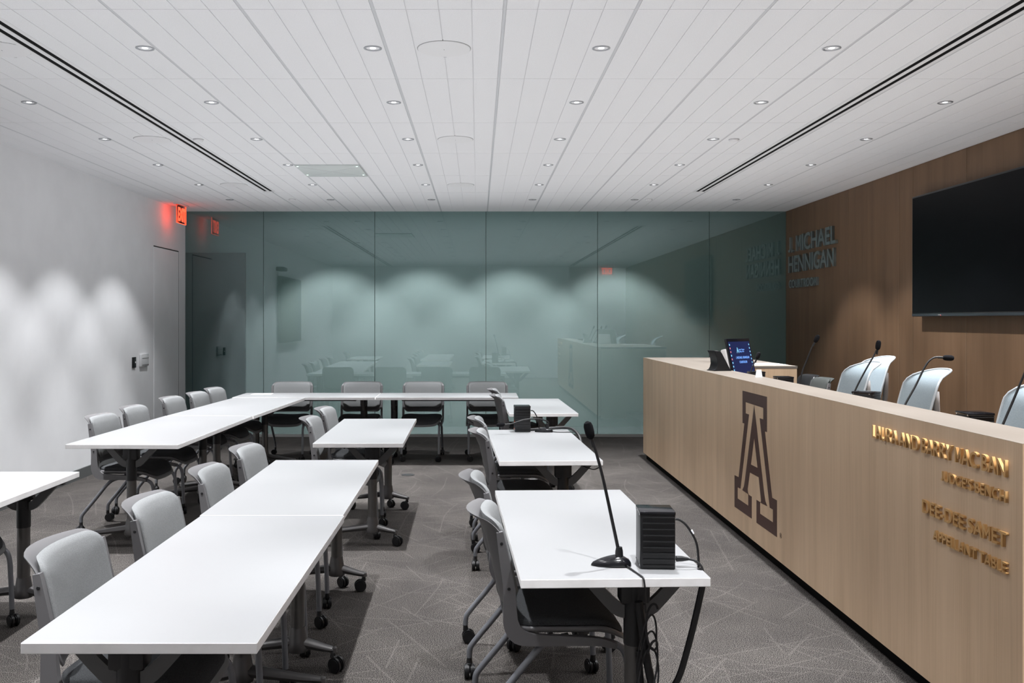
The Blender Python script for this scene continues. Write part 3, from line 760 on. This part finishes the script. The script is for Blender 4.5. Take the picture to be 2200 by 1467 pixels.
chair(-.627, 10.22, -91, 'grey cushioned chair backed to the glass, third from the left of four', G4)
chair(.104, 10.22, -90, 'grey cushioned chair backed to the glass, rightmost of four', G4)
chair(-2.60, 4.43, 0, 'dark seat and leg of a chair cut by the left edge of the photo', 'chairs at the left edge')
chair(.30, 3.47, 2, 'grey cushioned chair nearest the camera at the front right table', GR)
chair(.255, 4.20, 3, 'grey cushioned chair farther along the front right table', GR)
chair(.28, 5.90, 2, 'grey cushioned chair at the second right table, nearer the camera', GR)
chair(.265, 6.66, 3, 'grey cushioned chair at the second right table, farther from the camera', GR)
chair(.45, 8.66, 2, 'grey cushioned chair at the third right table, nearer the camera', GR)
chair(.435, 9.40, 2, 'grey cushioned chair at the third right table, nearest the glass', GR)
GP = 'dark chairs parked behind the bench'
o = chair(3.20, 9.16, 180, 'dark grey chair parked by the wood wall behind the bench, right one of two', GP); o.location.z = .13
for c in o.children:
    if 'cushion' in c.name or c.name.startswith('backrest'): c.material_slots[0].link = 'OBJECT'; c.material_slots[0].material = M['darkfab']
o = chair(3.24, 9.66, 180, 'black chair parked by the wood wall behind the bench, left one of two', GP); o.location.z = .13

for c in o.children:
    if 'cushion' in c.name or c.name.startswith(('backrest','side_frame')): c.material_slots[0].link = 'OBJECT'; c.material_slots[0].material = M['blackmetal']

# ------------------------------------------------------------------ white mesh chairs behind the bench
def make_mesh_chair():
    t = thing('mesh_office_chair', 'x', 'office chair')
    # faces +X; back surface: a narrow waist, wide shoulders, top edge rolled back
    def prof(z):   # x of the back over z
        k = (z-.50)/.62
        return -.20-.03*k-.10*k*k-.085*max(0,(k-.84)/.16)**2
    def half(z):
        k = (z-.50)/.62; return .190+.036*math.sin(min(k,.9)*PI*.62)
    NU, NV = 22, 18
    bb = MB(); ed = MB()
    def pt(u, v, h):
        z = .50+.62*v; z2 = z-.045*abs(u)**3.2*(v**4); y = half(z)*u*(1-.16*max(0,(v-.86)/.14)**2)
        return Vector((prof(z2)+.045*u*u+h, y, z2))
    for h in (-.003, .003):
        vs = [[bb.bm.verts.new(pt(-1+2*i/NU, j/NV, h)) for i in range(NU+1)] for j in range(NV+1)]
        for j in range(NV):
            for i in range(NU): bb._f([vs[j][i], vs[j][i+1], vs[j+1][i+1], vs[j+1][i]])
    bb.build('back_mesh', M['mesh_fabric'], t, ang=70)
    path = [pt(-1, j/NV, 0) for j in range(NV+1)]+[pt(-1+2*i/NU, 1, 0) for i in range(1,NU)]+[pt(1, 1-j/NV, 0) for j in range(NV+1)]
    ed.tube(path, .007, 8); ed.build('back_border', M['mesh_edge'], t)
    # rear frame: spine that forks to the shoulders
    b = MB()
    b.tube([(-.18,0,.44),(-.30,0,.55),(-.36,0,.72)], [.028,.026,.022], 12, smooth=5)
    for s in (-1, 1):
        b.tube([(-.33,0,.70),(-.31,s*.09,.78),(-.275,s*.165,.87),(-.258,s*.205,.95),(-.262,s*.212,1.0)], [.022,.022,.020,.017,.008], 12, smooth=5)
        b.tube([(-.36,0,.70),(-.34,s*.13,.66),(-.26,s*.215,.60),(-.21,s*.215,.53)], [.020,.018,.015,.010], 10, smooth=5)
    b.build('back_frame', M['whiteplastic'], t)
    b = MB(); b.pad(rrect(.48,.50,.12,6,.03,0), [(0,-.03),(.9,-.03),(1,-.01),(.99,.012),(.9,.022),(0,.024)], lambda a, c, h: (a, c, .46+h-(.04*((a-.15)/.12)**2 if a > .15 else 0))); b.build('seat', M['mesh_fabric'], t, ang=60)
    b = MB(); b.tube([(0,0,.10),(0,0,.44)], .028, 14); b.box((0,0,.42), (.22,.2,.05), bev=.012); b.build('column', M['whiteplastic'], t)
    b = MB()
    for k in range(5):
        a = 2*PI*k/5+.3; b.tube([(0,0,.11),(.15*math.cos(a),.15*math.sin(a),.10),(.29*math.cos(a),.29*math.sin(a),.075)], [.03,.024,.016], 10)
    base = b.build('base', M['whiteplastic'], t)
    for k in range(5):
        a = 2*PI*k/5+.3; caster_mb(.027,.045,.08,.012,a+1.1).build('caster', M['rubber'], base, loc=(.285*math.cos(a),.285*math.sin(a),0))
    return t
mc = make_mesh_chair()
for i, (x, y, r, lab) in enumerate(((2.44,6.53,180,'white mesh office chair behind the bench, leftmost of the row'), (2.97,7.45,186,'white mesh office chair standing behind the leftmost one, near the wall'),
        (2.44,5.58,178,'white mesh office chair behind the bench with bent microphone before it'), (2.44,4.45,180,'white mesh office chair cut by the right edge of the photo'))):
    o = mc if i == 0 else copy_tree(mc); o.location = (x, y, .13); o.rotation_euler = (0,0,D(r)); tag(o, lab, 'office chair', 'white mesh chairs behind the bench')

# ------------------------------------------------------------------ black ribbed boxes and microphones
def make_box():
    # standing on its end; ribbed face to -Y, connectors to +X
    t = thing('ribbed_control_box', 'x', 'control box')
    w, d, h = .116, .115, .19
    b = MB(); b.box((0,0,h/2), (w, d, h), bev=.004); b.build('housing', M['blackplastic'], t)
    b = MB()
    n = 9
    for k in range(n): 
        z = .012+(h-.030)*k/(n-1); b.box((.003,-d/2-.002,z), (w-.012,.006,.0042), bev=.0009)
    b.build('cooling_ribs', M['blackmetal'], t)
    b = MB(); b.box((0,0,h-.005), (w+.002,d+.006,.012), bev=.003); b.build('end_cap', M['blackgloss'], t)
    for y in (-.048,.048):
        for z in (.18,.012): b = MB(); b.lathe([(.004,0),(.003,-.002),(0,-.002)], (-w/2,y,z), axis='x', seg=10); b.build('screw', M['chrome'], t)
    for z in (.16,.135,.10,.075): b = MB(); b.tube([(w/2-.001,-.02,z),(w/2+.005,-.02,z)], .0045, 10); b.build('connector', M['chrome'], t)
    b = MB(); b.box((w/2,-.02,.028), (.008,.03,.022)); b.build('power_inlet', M['blackmetal'], t)
    return t
bx = make_box()
GB = 'black ribbed control boxes'
for i, (x, y, z, r, lab) in enumerate(((.598,3.085,ZT,-3,'black ribbed control box on the front right table'), (.327,6.79,ZT,2,'black ribbed control box on the second right table'),
        (2.262,6.775,.94,0,'black ribbed box behind the bench ledge, beside the straight far microphone'), (2.275,5.36,.94,40,'black ribbed box behind the bench ledge, turned askew below the leftmost mesh chair'),
        (2.262,4.165,.94,0,'black ribbed box behind the bench ledge near the right edge'), (2.262,7.44,.94,0,'black ribbed box behind the bench ledge beside the lit screen'))):
    o = bx if i == 0 else copy_tree(bx); o.location = (x, y, z); o.rotation_euler = (0,0,D(r)); tag(o, lab, 'control box', GB)
    if i == 1:
        for yy, zz in ((-.03,.075),(.0,.02)):
            b = MB(); b.box((-.0585,yy,zz), (.001,.05,.006)); b.build('orange_mark', M['orange'], o, smooth=False)
def mic(loc, path, head, label, hdir, cat='microphone', gb='gooseneck microphones', r=.0055, base='wedge', brot=0):
    """path and head relative to loc; the head is a foam windscreen along hdir"""
    t = thing('gooseneck_microphone', label, cat, loc, 0, gb)
    if base == 'wedge':
        o = rrect(.135,.075,.034,6)
        o = [(p[0], p[1]*(1-.45*(p[0]+.0675)/.135*0 - (.55*max(0,(-p[0])/.0675)))) for p in o]
        b = MB(); b.pad(o, [(0,0),(.9,0),(1,.003),(.985,.010),(.90,.020),(.6,.031),(.3,.036),(0,.037)], lambda a, c, h: (a*math.cos(brot)-c*math.sin(brot), a*math.sin(brot)+c*math.cos(brot), h*(.55+.45*min(1,(a+.07)/.10)))); b.build('base', M['blackgloss'], t, ang=60)
        p0 = path[0]; b = MB(); b.lathe([(.014,-.012),(.013,.008),(.010,.022),(0,.022)], p0, seg=14); b.build('collar', M['blackplastic'], t)
    else:
        b = MB(); b.box((0,0,.012), (.09,.075,.024), bev=.006); b.build('base', M['blackplastic'], t)
    b = MB(); b.tube(path, [r*1.1,r,r*.9,r*.8], 10, smooth=6); g = b.build('gooseneck', M['cable'], t)
    hv = Vector(hdir).normalized(); hp = Vector(head); e = Vector(path[-1])
    b = MB(); b.tube([hp-hv*.034, hp-hv*.026, hp-hv*.012, hp+hv*.010, hp+hv*.022, hp+hv*.028], [.006,.0135,.016,.016,.0125,.004], 14); b.build('windscreen', M['foam'], t)
    b = MB(); b.tube([hp-hv*.062, hp-hv*.03], .0056, 10); b.build('capsule', M['blackmetal'], t)
    return t
mic((.448,3.08,ZT), [(.027,0,.04),(.008,0,.13),(-.028,.01,.30),(-.058,.02,.41),(-.068,.02,.425)], (-.072,.02,.455), 'tall straight gooseneck microphone with wedge base on the front right table', (-.25,0,1))
mic((.485,6.74,ZT), [(.025,0,.04),(.03,-.01,.075),(-.04,-.04,.10),(-.14,-.08,.10),(-.24,-.118,.075),(-.275,-.135,.072)], (-.325,-.15,.07), 'gooseneck microphone bent low to the left on the second right table', (-1,-.3,-.04))
BB = 'block'
mic((2.33,6.66,.94), [(0,0,.02),(.025,0,.21),(.065,0,.32),(.105,0,.42),(.12,0,.445)], (.137,0,.475), 'gooseneck microphone on the bench, second from the lit screen, leaning to the wall', (.5,0,1), base=BB)
mic((2.31,5.72,.94), [(0,0,.02),(.045,0,.16),(.105,0,.28),(.165,0,.385),(.18,0,.42)], (.193,0,.455), 'gooseneck microphone on the bench before the leftmost mesh chair', (.15,0,1), base=BB)
mic((2.31,5.04,.94), [(0,0,.02),(.04,0,.135),(.10,0,.245),(.155,0,.355),(.19,0,.395),(.225,0,.405),(.255,0,.402)], (.285,0,.400), 'gooseneck microphone on the bench bent over to a level head', (1,0,-.05), base=BB)
mic((2.36,4.19,.94), [(0,0,.02),(.04,0,.12),(.10,0,.26),(.15,0,.38),(.17,0,.42)], (.185,0,.45), 'gooseneck microphone on the bench crossing the right edge of the photo', (.4,0,1), base=BB)
mic((2.185,7.33,.94), [(0,0,.02),(-.005,0,.16),(.01,0,.22),(.035,0,.275),(.05,0,.30)], (.06,0,.325), 'short gooseneck microphone before the lit screen on the bench', (.4,0,1), base=BB)

# things on the bench ledge
t = thing('touch_screen', 'lit dark blue portrait screen with courtroom name behind the bench ledge', 'screen', (2.345, 7.98, .94), D(40))
tilt = Matrix.Rotation(D(-13), 4, 'X')
def sc_(p): return tilt @ Vector(p)
sub = lambda name, c, s, m, bev=0, par=None: MB().box(sc_(c), s, tilt, bev).build(name, m, par or t)
fr = sub('frame', (0,0,.245), (.345,.022,.42), M['blackgloss'], .004)
dsp = sub('display', (0,-.0115,.24), (.315,.002,.375), M['screenblue'])
sub('rear_housing', (-.06,.035,.20), (.26,.05,.34), M['whiteplastic'], .01)
MB().box((0,.06,.01), (.2,.16,.02), bev=.004).build('stand', M['blackmetal'], t)
ex, ey = sc_((1,0,0)), sc_((0,0,1))
letters('J. MICHAEL HENNIGAN', .20, .020, .001, M['scr_text'], dsp, sc_((-.085,-.0126,.275)), ex, ey, name='screen_writing', bold=.01, joined=True)
letters('COURTROOM', .115, .020, .001, M['scr_text'], dsp, sc_((-.045,-.0126,.235)), ex, ey, name='screen_writing', bold=.01, joined=True)
letters('James E. Rogers', .085, .013, .001, M['scr_text'], dsp, sc_((-.022,-.0126,.350)), ex, ey, name='screen_writing', bold=.0, joined=True)
letters('College of Law', .075, .013, .001, M['scr_text'], dsp, sc_((-.022,-.0126,.332)), ex, ey, name='screen_writing', bold=.0, joined=True)
letters('A', .03, .045, .001, M['scr_icon'], dsp, sc_((-.055,-.0126,.328)), ex, ey, name='screen_emblem', bold=.03, joined=True)
for k in range(9):
    sub('screen_icon', (-.145,-.0127,.40-.032*k), (.013,.001,.015), M['scr_icon2'] if k in (1,2,4) else M['scr_icon'], 0, dsp)
    if k < 7: sub('screen_icon', (.145,-.0127,.40-.032*k), (.011,.001,.014), M['scr_icon'], 0, dsp)
t = thing('paper_sheet', 'white paper sheet with blue dot on the left end of the table by the glass', 'paper', (-2.40, 10.18, ZT))
b = MB(); b.box((0,0,.001), (.22,.16,.002)); b.build('sheet', M['paper'], t, smooth=False)
b = MB(); b.lathe([(.016,.0021),(.016,.003),(0,.003)], (-.05,.0,0), seg=14); b.build('blue_dot', mat('blue_ink', (.12,.25,.75), .6), t)
# black wedge with a concave face
t = thing('desk_console', 'black wedge-shaped desk console with concave curved face on the bench ledge', 'desk console', (1.985, 7.56, BT), D(14))
pr = [(-.065,0),(-.062,.006),(-.046,.03),(-.038,.06),(-.042,.10),(-.056,.145),(-.068,.168),(-.060,.170),(-.02,.165),(.0,.150),(.085,0)]
b = MB(); b.prism(pr, lambda a, c, h: (a, h, c), -.06, .06); b.build('body', M['blackplastic'], t, ang=40, bev=.003)
b = MB(); b.box((.01,0,.004), (.16,.125,.008), bev=.003); b.build('foot_plate', M['blackgloss'], t)
t = thing('paper_cup', 'small white paper cup upside down on the bench ledge', 'cup', (2.045, 6.66, BT))
b = MB(); b.lathe([(.0235,.002),(.026,0),(.027,.003),(.0245,.006),(.017,.056),(.0,.056)], seg=24); b.build('cup', M['paper'], t)
t = thing('paper_sheet', 'white paper sheets lying on the far corner top of the bench', 'paper', (2.66, 8.62, BT))
b = MB(); b.box((0,0,.002), (.42,.30,.004)); b.build('sheet', M['paper'], t, smooth=False)
b = MB(); b.box((.02,.02,.005), (.30,.21,.002), Matrix.Rotation(.2,4,'Z')); b.build('sheet', M['paper'], t, smooth=False)

# ------------------------------------------------------------------ cables
def cable(path, r, label, name='cable', grp=None, extra=None):
    t = thing(name, label, 'cable', path[0], 0, grp); o = Vector(path[0])
    b = MB(); b.tube([Vector(p)-o for p in path], r, 8, smooth=6); b.build('cord', M['cable'], t)
    return t
def Lp(x, y, z): return (x, y, z)
c = cable([(.657,3.065,ZT+.158),(.675,3.065,ZT+.156),(.70,3.06,ZT+.135),(.728,3.055,ZT+.085),(.735,3.05,ZT+.03),(.735,3.05,ZT+.0)], .004, 'thin black cable arching from top of the front table box')
MB().tube([(.056,-.006,-.036),(.062,-.006,-.048)], .0048, 8).build('white_tag', M['paper'], c)
c = cable([(.66,3.06,ZT+.027),(.70,3.06,ZT+.026),(.725,3.05,ZT+.022),(.742,3.04,ZT+.008),(.748,3.03,ZT-.02)], .004, 'short black power lead with ribbed plug beside the front table box')
MB().tube([(.003,0,0),(.022,0,0),(.045,0,-.001)], [.010,.009,.005], 10).build('plug', M['blackplastic'], c)
cable([(.735,3.03,ZT+.004),(.742,3.02,ZT-.03),(.735,3.02,ZT-.08),(.70,3.04,.47),(.66,3.05,.34),(.60,3.06,.295),(.555,3.07,.305),(.52,3.09,.35),(.512,3.10,.42)], .011, 'thick black cable sleeve hanging in a loop under the front right table corner')
cable([(.53,3.02,.62),(.545,3.02,.52),(.56,3.03,.42),(.585,3.02,.30),(.62,3.0,.15),(.66,2.98,.015)], .014, 'thick black braided cable running from the front right table to the carpet')
cable([(.535,3.04,.45),(.545,3.04,.33),(.56,3.04,.20),(.585,3.03,.10),(.60,3.02,.012)], .009, 'second black cable running down beside the front right table leg')
cable([(.497,3.045,ZT+.006),(.512,2.99,ZT+.0035),(.520,2.955,ZT+.0035),(.525,2.932,ZT+.0038),(.528,2.917,ZT+.001),(.530,2.913,ZT-.012),(.532,2.913,ZT-.03),(.536,2.93,ZT-.06),(.545,2.97,.60)], .003, 'thin black microphone cable hanging over the front edge of the right table')
lp = []
for k in range(26):
    a = k*2*PI/9.2; lp.append((.555+.030*math.cos(a)+.012*math.sin(k*.7), 3.0+.012*math.sin(k*1.3), .48+.115*math.sin(a)-.006*k))
cable(lp, .0032, 'tangle of thin black cable loops by the front right table leg', 'cable_tangle')
lp = [(.57+.02*math.cos(k*.8), 3.0+.01*math.sin(k), .60-.03*k*.5+.04*math.sin(k*.8)) for k in range(12)]
cable(lp, .004, 'upper coil of black cable under the front right table', 'cable_tangle')
cable([(.39,6.77,ZT+.155),(.41,6.77,ZT+.15),(.435,6.77,ZT+.11),(.45,6.78,ZT+.05),(.455,6.79,ZT+.006)], .004, 'black cable arching from the box on the second right table')
cable([(.39,6.80,ZT+.008),(.45,6.82,ZT+.010),(.55,6.83,ZT+.016),(.64,6.82,ZT+.022),(.70,6.74,ZT+.018),(.735,6.62,ZT-.02),(.745,6.55,ZT-.09)], .011, 'thick black cable sleeve crossing the far edge of the second right table')
cable([(.52,6.74,ZT+.006),(.58,6.70,ZT+.004),(.66,6.69,ZT+.004),(.70,6.70,ZT+.004)], .003, 'thin black microphone lead lying on the second right table')
cable([(.62,5.52,.675),(.66,5.50,.66),(.70,5.48,.655),(.73,5.46,.675)], .003, 'thin black cable hanging under the front edge of second right table')

# floor outlet
t = thing('floor_outlet', 'round dark floor outlet cover set in the carpet', 'floor outlet', (-.70, 9.14, 0))
b = MB(); b.lathe([(.066,0),(.066,.003),(.060,.005),(0,.005)], seg=32); b.build('cover', M['floorbox'], t)
